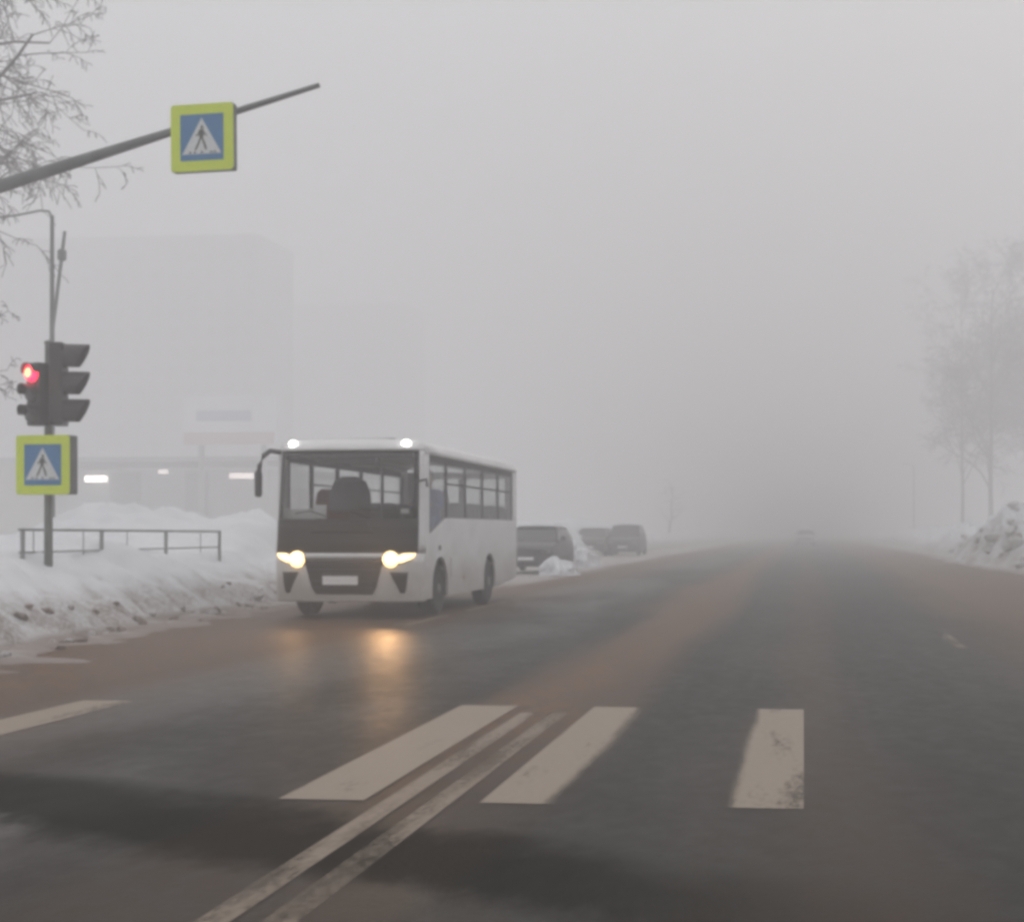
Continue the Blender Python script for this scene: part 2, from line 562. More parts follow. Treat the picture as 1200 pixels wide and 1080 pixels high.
rd = MB()
ry = span(-60, 640, 10) + [640]
rd.add([(x, y, 0) for y in ry for x in (-13, -6, 0, 5, 9)], [(j * 5 + i, j * 5 + i + 1, (j + 1) * 5 + i + 1, (j + 1) * 5 + i) for j in range(len(ry) - 1) for i in range(4)])
road = rd.build('road', ASPHALT)
tag(road, kind='structure', label='wet grey asphalt road streaked with brown slush')

def marking(name, x0, x1, y0, y1, m, wl=.34, wr=.34, nx=25, ny=2, ragged=0.):
    b = MB()
    b.add([(x0 + (x1 - x0) * i / (nx - 1), y0 + (y1 - y0) * j / (ny - 1), .004) for j in range(ny) for i in range(nx)],
          [(j * nx + i, j * nx + i + 1, (j + 1) * nx + i + 1, (j + 1) * nx + i) for j in range(ny - 1) for i in range(nx - 1)])
    o = b.build(name, m, road)
    a = o.data.attributes.new('wear', 'FLOAT', 'POINT')
    for k in range(len(o.data.vertices)):
        s = (k % nx) / (nx - 1)
        a.data[k].value = max(wl * max(0, 1 - s / (.45 if wl > .5 else .14)), wr * max(0, 1 - (1 - s) / (.5 if wr > .5 else .14)), 0)
    return o

Y0, Y1 = 7.33, 11.42
marking('crossing_stripe', -5.92, -5.47, Y0, Y1, PAINT)
marking('crossing_stripe', -2.73, -2.27, Y0, Y1, PAINT)
marking('crossing_stripe', -1.66, -1.2, Y0, Y1, PAINT, .34, .8)
marking('crossing_stripe', -.46, 0, Y0, Y1, PAINT, .95, .3)
marking('centre_line', -2.17, -2.04, -20, 11.0, PAINT_WORN, .38, .38, 25, 40)
marking('centre_line', -1.93, -1.80, -20, 11.0, PAINT_WORN, .38, .38, 25, 40)
for y in (20.4, 25.0, 41, 53):
    marking('lane_dash', -5.95, -5.82, y, y + 3.2, PAINT_WORN, .42, .42, 25, 6)
for y in (17.6,):
    marking('lane_dash', 1.81, 1.95, y, y + 2.2, PAINT_WORN, .2, .2, 25, 6)

# lumps of ploughed snow on the banks
def lump_mesh(k, m):
    random.seed(40 + k)
    b = MB()
    n, mm = 9, 6
    rings = []
    for i in range(1, mm):
        q = math.pi * i / mm
        ring = []
        for j in range(n):
            a = 2 * math.pi * j / n
            d = Vector((math.sin(q) * math.cos(a), math.sin(q) * math.sin(a), math.cos(q)))
            s = 1 + .55 * noise.noise(d * 1.6 + Vector((k * 7, 0, 0)))
            ring.append(d * s)
        rings.append(ring)
    b.loft(rings)
    o = b.build('snow_lump', m, ground, smooth=True)
    o.data.name = 'snow_lump_shape'
    return o

lumps = [lump_mesh(k, LUMP if k % 2 else LUMP_DIRTY) for k in range(6)]
random.seed(11)
n_l = 0
for k in range(150):
    if k < 95:
        y = random.uniform(13.5, 32)
        x = left_toe(y) - random.uniform(-.5, .5)
        s = random.uniform(.03, .065) * (1.5 if random.random() < .15 else 1)
    else:
        y = random.uniform(46, 78)
        x = 7.2 + abs(random.gauss(0, 1.5))
        s = random.uniform(.14, .3)
    src = lumps[k % 6 if k < 95 else (k % 3) * 2 + (0 if k % 4 == 0 and x < 8.6 else 1)]
    o = src if k < 6 else src.copy()
    if k >= 6:
        COL.objects.link(o)
    o.location = (x, y, max(0, height(x, y)) + s * (.2 if k < 95 else .45))
    o.scale = (s * random.uniform(.8, 1.5), s * random.uniform(.8, 1.5), s * random.uniform(.55, .95))
    o.rotation_euler = (random.uniform(-.4, .4), random.uniform(-.4, .4), random.uniform(0, 6.28))

# ---------------------------------------------------------------- buildings in the fog
def apartment(label, x0, x1, y, depth, hgt, cols, rows, m):
    t = thing('apartment_building', label, 'building', ((x0 + x1) / 2, y, 0), 0, 'apartment blocks fading into the fog')
    W = (x1 - x0) / 2
    MB().box(-W, W, 0, depth, 0, hgt).build('wall', m, t)
    MB().box(-W - .15, W + .15, -.15, depth + .15, hgt + .002, hgt + .9).build('parapet', m, t)
    f0 = None
    for r in range(rows):
        for c in range(cols):
            wx = -W + (c + .5) * 2 * W / cols
            wz = 2.0 + r * (hgt - 2.2) / rows
            if f0 is None:
                f0 = MB().box(-.75, .75, -.06, .02, 0, 1.5).build('window', WINDOWDARK, t)
                o = f0
            else:
                o = f0.copy()
                COL.objects.link(o)
            o.location = (wx, 0, wz)

apartment('tall grey apartment block dim in the fog above the shop', -132, -86, 222, 16, 47.5, 15, 15, PANEL)
apartment('lower brownish apartment block dim in the fog above the bus', -118, -86, 308, 16, 50, 12, 15, PANEL2)

t = thing('shop_building', 'low shop with dark doorways and lit strip lamps behind the snowbank', 'shop', (-63.5, 129.7, 0))
t.scale = (1.41, 1.41, 1.38)
MB().box(-16, -4.6, 0, 10, 0, 5.7).build('wall', SHOPWALL, t)
MB().box(-4.59, 12, .4, 10, 0, 5.2).build('wall', SHOPGREY, t)
MB().box(-16.2, 12.2, -.3, 10.2, 5.702, 6.0).build('roof', SHOPGREY, t)
for x0, x1 in ((-.9, 1.2), (4.3, 5.9)):
    MB().box(x0, x1, .3, .42, 1.2, 5.0).build('door', SHOPDARK, t)
MB().box(-2.4, -1.0, -.2, .1, 4.35, 4.75).build('strip_lamp', SHOPLAMP, t)
MB().box(7.4, 9.0, .15, .38, 4.55, 4.9).build('strip_lamp', SHOPLAMP2, t)
MB().box(2.5, 3.1, .2, .38, 4.9, 5.15).build('strip_lamp', SHOPLAMP2, t)
t = thing('billboard', 'pale billboard with a red lower band standing over the shop', 'billboard', (-50.6, 124, 0))
t.scale = (1.41, 1.41, 1.39)
MB().box(-3, 2.9, 0, .3, 6.5, 9.6).build('board', BANNER, t)
MB().box(-3, 2.9, -.03, -.003, 6.52, 7.3).build('red_band', BANNERRED, t)
MB().box(-2.2, 1.4, -.03, -.003, 8.0, 8.7).build('blue_band', BANNERBLUE, t)
MB().box(-2.2, -1.9, .31, .6, 0, 9.3).build('post', SHOPGREY, t)
MB().box(1.9, 2.2, .31, .6, 0, 9.3).build('post', SHOPGREY, t)

# ---------------------------------------------------------------- bare trees
def grow(mb, p, d, length, r, level, rng, droop, maxlev, upl, rmin=.0035):
    n = max(3, int(length / (.45 if level < 2 else .3)))
    n = min(n, 9)
    pts, rad = [p.copy()], [r]
    d = d.normalized()
    kids = []
    for i in range(n):
        s = (i + 1) / n
        d = (d + Vector((rng.gauss(0, .13), rng.gauss(0, .13), rng.gauss(0, .1))) + Vector((0, 0, upl if level < 2 else -droop * s))).normalized()
        p = p + d * (length / n)
        pts.append(p.copy())
        rad.append(max(rmin, r * (1 - .72 * s)))
        if level < maxlev and s > .2:
            for _ in range(2 if level else 1):
                if rng.random() < .85:
                    side = Vector((rng.gauss(0, 1), rng.gauss(0, 1), rng.gauss(0, .6)))
                    side = (side - side.dot(d) * d).normalized()
                    kids.append((p.copy(), (d * rng.uniform(.4, .9) + side * .8), length * rng.uniform(.32, .55) * (1.15 - .4 * s), rad[-1] * .6))
    mb.tube(pts, rad, 6 if r > .06 else 3)
    for q, dd, ll, rr in kids:
        grow(mb, q, dd, ll, max(rr, .006), level + 1, rng, droop, maxlev, upl, rmin)

def tree(label, loc, hgt, seed, limbs=(), droop=.16, maxlev=3, r0=.2, n_limb=9, spread=.9, group=None, frost=False, step_=1.):
    rng = random.Random(seed)
    t = thing('bare_tree', label, 'tree', loc, 0, group)
    pts, rad = [], []
    p = Vector((0, 0, -.2))
    for i in range(11):
        s = i / 10
        pts.append(p.copy())
        rad.append(r0 * (1 - .85 * s))
        p = p + Vector((rng.gauss(0, .09), rng.gauss(0, .09), hgt / 10))
    MB().tube(pts, rad, 10).build('trunk', FROSTBARK if frost else BARK, t, smooth=True)
    c = MB()
    for k in range(n_limb):
        s = rng.uniform(.16 if frost else .3, .98)
        i = int(s * 10)
        q = pts[i].lerp(pts[min(10, i + 1)], s * 10 - i)
        a = rng.uniform(0, 6.28)
        dd = Vector((math.cos(a) * spread, math.sin(a) * spread, rng.uniform(.5, 1.1)))
        grow(c, q, dd, hgt * (.42 - .22 * s), r0 * (.42 - .25 * s), 0, rng, droop, maxlev, .03, .014 if frost else .0085)
    for q, dd, ll, rr in limbs:
        grow(c, Vector(q), Vector(dd), ll, rr, 0, rng, droop, maxlev, .0, .0085)
    c.build('crown', FROSTTWIG if frost else TWIG, t)
    return t

tree('bare tree reaching its branches into the upper left corner', (-19.0, 27, .8), 12, 3,
     (((0, 0, 7.6), (1, -.05, .62), 5.0, .085), ((0, 0, 6.6), (1, .1, .5), 4.4, .075), ((0, 0, 9.4), (1, 0, .5), 4.6, .07), ((0, 0, 8.4), (1, .1, .5), 3.8, .07),
      ((0, 0, 5.2), (1, .05, .2), 2.7, .06), ((0, 0, 4.4), (1, .1, .15), 2.5, .055), ((0, 0, 3.5), (1, 0, .3), 2.5, .055), ((0, 0, 4.0), (1, -.1, .4), 2.5, .05), ((0, 0, 8.9), (1, .15, .35), 3.5, .06),
      ((0, 0, 7.1), (1, -.2, .3), 4.2, .06), ((0, 0, 10.3), (1, -.1, .1), 4.4, .05)), droop=.34, n_limb=8, maxlev=3)
tree('bare tree with a straight trunk fading into fog behind the right snow pile', (17.6, 140, .6), 24, 21, droop=.07, r0=.26, n_limb=22, spread=.42, frost=True, group='bare trees beyond the right snow pile')
tree('bare tree at the right edge of the photo above the snow pile', (23.6, 139, .6), 26, 22, droop=.07, r0=.22, n_limb=22, spread=.45, frost=True, group='bare trees beyond the right snow pile')
tree('faint slender bare tree left of the straight trunked one', (16.5, 156, .6), 26, 23, droop=.07, r0=.2, n_limb=22, spread=.4, frost=True, group='bare trees beyond the right snow pile')
tree('very faint bare tree rising between the two right trees', (24.5, 160, .6), 28, 24, droop=.07, r0=.2, n_limb=22, spread=.45, frost=True, group='bare trees beyond the right snow pile')
tree('very faint bare tree beyond the parked cars', (-17, 185, .6), 6.5, 25, droop=.05, r0=.2, n_limb=9)

# ---------------------------------------------------------------- lamp posts
t = thing('street_lamp', 'thin grey lamp post rising behind the traffic lights', 'street lamp', (-17.55, 32.4, .8))
MB().tube([(0, 0, 0), (0, 0, 4), (0, 0, 8.0)], [.07, .06, .045], 10).build('pole', GALV, t, smooth=True)
MB().tube([(0, 0, 7.95), (-.08, 0, 8.1), (-.3, 0, 8.12), (-.9, 0, 8.02), (-1.9, 0, 7.93)], .028, 8).build('arm', GALV, t, smooth=True)
MB().loft([[(x, y * .13, 7.9 + z * .07) for y, z in ((-1, 0), (-.6, 1), (.6, 1), (1, 0), (.5, -.7), (-.5, -.7))] for x in (-2.5, -1.9)]).build('lamp_head', GALV, t, bevel=.02)
MB().tube([(0, -.09, 4.9), (.18, -.09, 6.2), (.36, -.09, 7.6)], [.042, .042, .038], 8).build('leaning_strut', GALV, t, smooth=True)
MB().lathe([(-.14, .05), (-.1, .1), (.1, .1), (.14, .05)], (.29, -.09, 7.05), 'z', 10).build('clamp', GALV, t, smooth=True)
t = thing('street_lamp', 'very faint lamp post beyond the right snow field', 'street lamp', (14.6, 196, .5))
MB().tube([(0, 0, 0), (0, 0, 9.5)], [.12, .08], 8).build('pole', GALV, t, smooth=True)
MB().tube([(0, 0, 9.4), (-.4, 0, 9.8), (-1.6, 0, 9.9)], .05, 6).build('arm', GALV, t, smooth=True)

# ---------------------------------------------------------------- pedestrian crossing signs
def rounded(w_, h, r, n=5):
    out_ = []
    for cx, cz, a0 in ((w_ / 2 - r, h / 2 - r, 0), (-w_ / 2 + r, h / 2 - r, 90), (-w_ / 2 + r, -h / 2 + r, 180), (w_ / 2 - r, -h / 2 + r, 270)):
        for k in range(n + 1):
            a = R(a0 + 90 * k / n)
            out_.append((cx + r * math.cos(a), cz + r * math.sin(a)))
    return out_

def crossing_sign(label, loc, rz, roll, size, depth):
    t = thing('pedestrian_crossing_sign', label, 'road sign', loc, rz, 'pedestrian crossing signs')
    t.rotation_euler = (0, roll, rz)
    S = size
    MB().prism(rounded(S, S, .035 * S), 'y', .004, depth).build('case', CASE, t)
    MB().prism(rounded(S, S, .06 * S), 'y', -.004, .0035).build('yellow_border', YELLOW, t)
    b = .69 * S
    MB().prism(rounded(b, b, .012), 'y', -.008, -.0042).build('blue_panel', BLUE, t)
    z0, z1 = -b * .36, b * .42
    MB().prism([(-b * .455, z0), (b * .455, z0), (0, z1)], 'y', -.011, -.0082).build('white_triangle', SIGNWHITE, t)
    f = MB()
    y0, y1 = -.014, -.0112
    k = b
    def P(*q):
        f.prism([(x * k, z * k) for x, z in q], 'y', y0, y1)
    P(*[(.012 + .034 * math.cos(a), .215 + .036 * math.sin(a)) for a in (R(30 * i) for i in range(12))])
    P((-.035, .17), (.03, .175), (.045, .04), (.03, -.02), (-.05, -.02), (-.055, .06))
    P((-.05, -.022), (-.005, -.022), (-.055, -.14), (-.12, -.27), (-.165, -.265), (-.095, -.13))
    P((-.003, -.022), (.032, -.022), (.085, -.13), (.125, -.265), (.085, -.275), (.04, -.15))
    P((-.056, .155), (-.036, .168), (-.056, .06), (-.115, .02), (-.135, .045), (-.088, .075))
    P((.031, .17), (.05, .155), (.072, .085), (.125, .045), (.11, .02), (.047, .066))
    for q in (-.3, -.19, -.02, .2, .29):
        P((q, z0 / k + .015), (q + .05, z0 / k + .015), (q * .92 + .045, z0 / k + .055), (q * .92, z0 / k + .055))
    f.build('walking_figure', SIGNBLACK, t)
    br = MB()
    br.box(-.05, .05, depth, depth + .12, -.2 * S, -.12 * S).box(-.05, .05, depth, depth + .12, .12 * S, .2 * S)
    br.build('bracket', GALV, t)
    return t

# overhead arm with its post (off to the left of the frame)
t = thing('overhead_arm_post', 'grey tapered steel arm reaching over the road at upper left', 'sign arm', (-13.2, 18.3, 0))
a0, a1 = Vector((-.05, 0, 5.27)), Vector((6.94, 0, 7.19))
MB().tube([a0.lerp(a1, s) for s in (0, .25, .5, .7, 1)], [.115, .1, .08, .055, .032], 12).build('arm', GALV, t, smooth=True)
MB().tube([(0, 0, 0), (0, 0, 5.4)], [.16, .13], 14).build('post', GALV, t, smooth=True)
MB().lathe([(0, .16), (.0, .22), (.03, .22), (.03, .16)], (0, 0, 5.0), 'z', 14).build('collar', GALV, t, smooth=True)
crossing_sign('yellow bordered crossing sign hung on the overhead arm', (-7.76, 18.1, 6.50), R(-4), R(-.5), .87, .1)

# ---------------------------------------------------------------- traffic light post, heads, lower sign
PX, PY = -11.27, 20.7
t = thing('signal_post', 'grey-green post in the snow carrying traffic lights and sign', 'post', (PX, PY, .85))
MB().tube([(0, 0, 0), (0, 0, 2.5), (0, 0, 3.35)], [.062, .055, .05], 12).build('pole', POLE, t, smooth=True)
MB().lathe([(0, .05), (.0, .06), (.04, .06), (.06, .02)], (0, 0, 3.35), 'z', 12).build('cap', POLE, t, smooth=True)
MB().tube([(-.02, 0, 1.75), (.12, .02, 1.75)], .02, 6).build('bracket', GALV, t)
crossing_sign('yellow bordered crossing sign on the traffic light post', (PX + .055, PY - .26, 2.38), R(-5), 0, .88, .2)

def traffic_light(label, loc, rz, size, lit):
    """three sections, facing local -y"""
    t = thing('traffic_light', label, 'traffic light', loc, rz, 'traffic lights on the post')
    d = size / 3
    MB().prism(rounded(d * .98, size, .05), 'y', 0, .17).build('housing', SIGNAL, t, bevel=.012)
    for k in range(3):
        z = (1 - k) * d
        rr = d * .42
        v = MB()
        rings = []
        L = d * ((.42 if k == lit else .66) if lit >= 0 else .85)
        n = 20
        prof = []
        for i in range(n + 1):
            a = R((0 + 180 * i / n) if lit >= 0 else (-45 + 270 * i / n))
            prof.append(a)
        out_, in_ = [], []
        for y in (0.002, -1):
            for r in (rr * 1.12, rr * 1.02):
                row = []
                for a in prof:
                    yy = y if y > 0 else -L * (.42 + .58 * (math.sin(a) * .5 + .5))
                    row.append((r * math.cos(a), yy, z + r * math.sin(a)))
                (out_ if r > rr * 1.1 else in_).append(row)
        m = n + 1
        vs = out_[0] + out_[1] + in_[1] + in_[0]
        fs = [(q * m + i, q * m + i + 1, ((q + 1) % 4) * m + i + 1, ((q + 1) % 4) * m + i) for q in range(4) for i in range(n)]
        v.add(vs, fs)
        v.build('visor', SIGNAL, t, smooth=True)
        on = lit == k
        ln = MB().lathe([(0.0, rr), (-.03, rr * .97), (-.07, rr * .75), (-.085, rr * .3)], (0, -.001, z), 'y', 20)
        ln.build('lit_lens' if on else 'lens', RED if on else LENSOFF, t, smooth=True)
        if on:
            MB().lathe([(0.0, rr * .55), (-.012, rr * .5), (-.02, rr * .2)], (0, -.078, z), 'y', 16).build('lamp_core', REDCORE, t, smooth=True)
            pl = bpy.data.lights.new('red_lamp', 'POINT')
            pl.energy = 7
            pl.color = (1, .05, .09)
            pl.shadow_soft_size = .08
            po = bpy.data.objects.new('red_lamp', pl)
            COL.objects.link(po)
            po.parent = t
            po.location = (0, -.22, z)
    MB().box(-.03, .03, .17, .26, -size * .3, -size * .3 + .06).box(-.03, .03, .17, .26, size * .3 - .06, size * .3).build('bracket', GALV, t)
    return t

traffic_light('smaller traffic light turned left with its red lamp lit', (PX - .16, PY - .16, 3.44), R(-27), .94, 0)
traffic_light('larger unlit traffic light turned towards the road on the post', (PX + .23, PY + .06, 3.6), R(103), 1.24, -1)

# ---------------------------------------------------------------- railing half buried in snow
t = thing('pedestrian_railing', 'low grey railing half buried in snow behind the signal post', 'railing', (-11.62, 20.6, 0))
MB().tube([(0, y, 1.42 - .004 * y) for y in (-.1, 2, 4, 6, 7.4)], .022, 8).build('top_rail', RAIL, t, smooth=True)
MB().tube([(0, y, 1.08) for y in (-.1, 2, 4, 6, 7.4)], .015, 8).build('lower_rail', RAIL, t, smooth=True)
post = None
for y in (0, 2.45, 4.9, 7.35):
    if post is None:
        post = MB().box(-.026, .026, -.026, .026, .6, 1.41).build('post', RAIL, t, bevel=.006)
        o = post
    else:
        o = post.copy()
        COL.objects.link(o)
    o.location = (0, y, -.004 * y)
bal = None
for i in range(24):
    if i % 8 == 0 or i % 5 not in (1,) :
        continue
    if bal is None:
        bal = MB().tube([(0, 0, 1.0), (0, 0, 1.4)], .009, 6).build('baluster', RAIL, t)
        o = bal
    else:
        o = bal.copy()
        COL.objects.link(o)
    o.location = (0, i * 2.45 / 8, -.0045 * i * 2.45 / 8)

# ---------------------------------------------------------------- parked cars
def car_shape(W, L, H, hood, paint, suv):
    """front at y = 0 looking to -y; returns an Empty with its parts"""
    t = thing('parked_car', None, 'car')
    a = W / 2
    hz = .98 if suv else .86
    def ring(y, hw, z0, z1, tuck=.06):
        return [(-hw + tuck, y, z0), (hw - tuck, y, z0), (hw, y, z0 + .18), (hw, y, z0 + (z1 - z0) * .65), (hw - .06, y, z1 - .03), (hw - .2, y, z1), (-hw + .2, y, z1), (-hw + .06, y, z1 - .03), (-hw, y, z0 + (z1 - z0) * .65), (-hw, y, z0 + .18)]
    b = MB()
    b.loft([ring(.0, a * .8, .3, hz - .22), ring(.1, a * .93, .22, hz - .12), ring(.5, a, .2, hz - .04), ring(hood, a, .2, hz + .06), ring(hood + 1.2, a, .2, hz + .08), ring(L - .6, a, .2, hz + .1), ring(L - .12, a * .95, .24, hz + .06), ring(L, a * .85, .32, hz - .05)])
    b.build('body', paint, t, smooth=True, bevel=.02)
    c = MB()
    def cr(y, hw, hw2, z0, z1):
        return [(-hw, y[0], z0), (hw, y[0], z0), (hw2, y[1], z1), (-hw2, y[1], z1)]
    b0, r0, r1, b1 = hood - .05, hood + .75, L - (.55 if suv else 1.0), L - (.12 if suv else .35)
    zt, zb = H - .05, hz + .05
    c.add([(-a * .93, b0, zb), (a * .93, b0, zb), (a * .93, b1, zb), (-a * .93, b1, zb), (-a * .74, r0, zt), (a * .74, r0, zt), (a * .74, r1, zt), (-a * .74, r1, zt)],
          [(0, 1, 5, 4), (1, 2, 6, 5), (2, 3, 7, 6), (3, 0, 4, 7), (4, 5, 6, 7), (0, 3, 2, 1)])
    c.build('windows', CARGLASS, t, bevel=.03)
    MB().loft([[(-a * .76, y, zt + .0), (a * .76, y, zt + .0), (a * .7, y, zt + .045 * k), (0, y, zt + .06 * k), (-a * .7, y, zt + .045 * k)] for y, k in ((r0 - .05, .4), (r0 + .3, 1), (r1 - .3, 1), (r1 + .06, .4))]).build('roof', paint, t, smooth=True)
    for s in (-1, 1):
        MB().tube([(s * a * .94, b0, zb), (s * a * .755, r0, zt + .01)], .04, 6).build('pillar', paint, t)
        MB().prism([(s * a * x, z) for x, z in ((.5, hz - .24), (.84, hz - .2), (.86, hz - .32), (.55, hz - .36))], 'y', -.02 + .02, .12).build('headlight', CHROME, t, bevel=.01)
        MB().ball((s * (a + .09), hood + .2, hz + .16), (.1, .05, .07)).build('mirror', paint, t, smooth=True)
        MB().box(s * a * .7 - .12, s * a * .7 + .12, L - .06, L + .005, hz - .25, hz - .1).build('tail_lamp', DARKPLASTIC, t)
    MB().box(-a * .42, a * .42, -.03, .08, hz - .42, hz - .24).build('grille', DARKPLASTIC, t, bevel=.01)
    MB().box(-.26, .26, -.05, -.031, .42, .53).build('number_plate', PAPER, t)
    for y in (.85, L - .85):
        for s in (-1, 1):
            wheel(t, s * (a - .11), y, .33 if not suv else .37, .2, s)
    MB().loft([[(-a * .66, y, zt + .05), (a * .66, y, zt + .05), (a * .6, y, zt + .05 + h), (0, y, zt + .08 + h), (-a * .6, y, zt + .05 + h)] for y, h in ((r0 + .1, .02), (r0 + .3, .1), (r1 - .3, .11), (r1, .02))]).build('roof_snow', SNOWCAP, t, smooth=True)
    return t

def wheel(parent, x, y, r, w_, s):
    tr = MB().lathe([(-w_ / 2, r * .58), (-w_ / 2, r * .9), (-w_ * .36, r), (w_ * .36, r), (w_ / 2, r * .9), (w_ / 2, r * .58)], (x, y, r), 'x', 24)
    wo = tr.build('wheel', RUBBER, parent, smooth=True)
    o = s * w_ / 2
    MB().lathe([(o * .4, r * .6), (o * 1.02, r * .58), (o * .82, r * .5), (o * .7, r * .28), (o * 1.1, r * .2), (o * 1.12, r * .05)], (x, y, r), 'x', 20).build('rim', STEEL, wo, smooth=True)
    return wo

c1 = car_shape(1.85, 4.5, 1.52, 1.05, CARDARK, True)
c1.location = (-8.95, 46.3, .03)
tag(c1, 'dark parked car right behind the bus, half sunk in snow', 'car', 'cars parked beyond the bus')
c2 = copy_tree(c1, swap={CARDARK: CARBROWN})
c2.location = (-11.9, 80, .03)
c2['label'] = 'brownish parked car farther off, middle of the three'
c3 = car_shape(1.9, 4.6, 1.7, 1.0, CARBLUE, True)
c3.location = (-10.15, 81, .03)
tag(c3, 'grey parked off-roader farthest from the bus, right of the others', 'car', 'cars parked beyond the bus')
far = copy_tree(c1, swap={CARDARK: CARPALE})
far.name = 'distant_car'
far.location = (.2, 142, 0)
tag(far, 'tiny pale car far ahead on the road in the fog', 'car')
del far['group']
# snow shovelled up around the parked cars
for lb, x, y, sx, sy, sz in (('white snow heap against the near parked car', -7.75, 45.4, .65, .9, .5), ('snow heap between the near parked car and farther ones', -8.9, 56.5, .85, 1.8, .8), ):
    b = MB()
    rings = []
    for i in range(13):
        q = i / 12
        ring = []
        for j in range(40):
            an = 2 * math.pi * j / 40
            k = 1 + .55 * noise.noise(Vector((math.cos(an) * 2.2, math.sin(an) * 2.2, x + q * 2)))
            k += .16 * noise.noise(Vector((math.cos(an) * 6, math.sin(an) * 6, q * 6)))
            rr = math.cos(q * math.pi / 2 * .97) * k
            ring.append((sx * rr * math.cos(an), sy * rr * math.sin(an), sz * math.sin(q * math.pi / 2) * (1 + .45 * noise.noise(Vector((math.cos(an) * 1.5, math.sin(an) * 1.5 + q * 3, y))))))
        rings.append(ring)
    b.loft(rings)
    tag(b.build('snow_heap', SNOWCAP, None, smooth=True, loc=(x, y, -.02)), lb, 'snow heap')

# ---------------------------------------------------------------- the bus
BX, BY = -7.23, 22.3
bus = thing('bus', 'small white bus with lit headlights driving towards the crossing', 'bus', (BX, BY, 0))
A, L = 1.2, 7.9
def front_y(x, z):
    q = min(1., abs(x) / A)
    y = .42 * (1 - (1 - q ** 4.5) ** (1 / 3.2))
    if z > 1.05:
        y += .10 * min(z - 1.05, .55)
    if z > 1.6:
        y += .12 * (z - 1.6)
    if z > 2.68:
        y += ((z - 2.68) / .19) ** 2 * .18
    if z < .6:
        y += (.6 - z) * .12
    return y

def patch(rows, off, nx=18, zsub=1):
    """part of the rounded front: rows of (z, x0, x1)"""
    rr = []
    for k in range(len(rows) - 1):
        for s in range(zsub):
            q = s / zsub
            rr.append(tuple(rows[k][i] + (rows[k + 1][i] - rows[k][i]) * q for i in range(3)))
    rr.append(rows[-1])
    g_ = [[(x, front_y(x, z) + off, z) for x in (x0 + (x1 - x0) * (.5 - .5 * math.cos(math.pi * i / (nx - 1))) for i in range(nx))] for z, x0, x1 in rr]
    return MB().loft(g_, False, False)

def slab(rows, off, name, m, th=.012, nx=18, zsub=2, parent=None):
    return patch(rows, off, nx, zsub).build(name, m, parent or bus, True, 0, th)

slab([(.28, -A, A), (.38, -A, A), (1.05, -A, A)], .0, 'bumper', WHITE, .02, 30, 4)
slab([(1.052, -.955 * A, .955 * A), (1.59, -.955 * A, .955 * A)], .0, 'bonnet_panel', BLACK, .02, 26, 3)
slab([(1.36, -.55, .5), (1.46, -.45, .42), (1.56, -.38, .36)], -.02, 'bonnet_flap', BLACK, .02)
slab([(1.595, -.955 * A, .955 * A), (2.68, -.94 * A, .94 * A)], .0, 'windscreen', GLASS, .008, 26, 5)
slab([(2.685, -A, A), (2.75, -A, A), (2.82, -.96 * A, .96 * A), (2.865, -.86 * A, .86 * A)], 0, 'roof_fascia', WHITE, .02, 30, 2)
for s in (-1, 1):
    r_ = [(1.055, s * .958 * A, s * A), (1.6, s * .958 * A, s * A), (2.682, s * .943 * A, s * A)]
    slab(r_, 0, 'front_pillar', WHITE, .03, 8, 4)
    slab([(1.6, s * .89 * A, s * .952 * A), (2.67, s * .88 * A, s * .937 * A)], .012, 'windscreen_border', BLACK, .006, 6, 4)
slab([(2.56, -.87 * A, .87 * A), (2.67, -.87 * A, .87 * A)], .012, 'windscreen_border', BLACK, .006, 20, 2)
slab([(.945, -.66, .66), (1.01, -.68, .68)], -.03, 'chrome_strip', CHROME, .02)
slab([(.4, -.46, .46), (.5, -.52, .52), (.93, -.64, .64)], -.016, 'grille', BLACK, .01, 18, 4)
for z, x in ((.5, .5), (.6, .53), (.78, .57), (.87, .6)):
    slab([(z, -x, x), (z + .02, -x, x)], -.028, 'grille_slat', DARKPLASTIC, .012)
MB().box(-.33, .24, -.062, -.045, .55, .69).build('number_plate', PAPER, bus, bevel=.004)
slab([(.72, -.36, .27), (.735, -.36, .27)], -.03, 'plate_frame', DARKPLASTIC, .02)
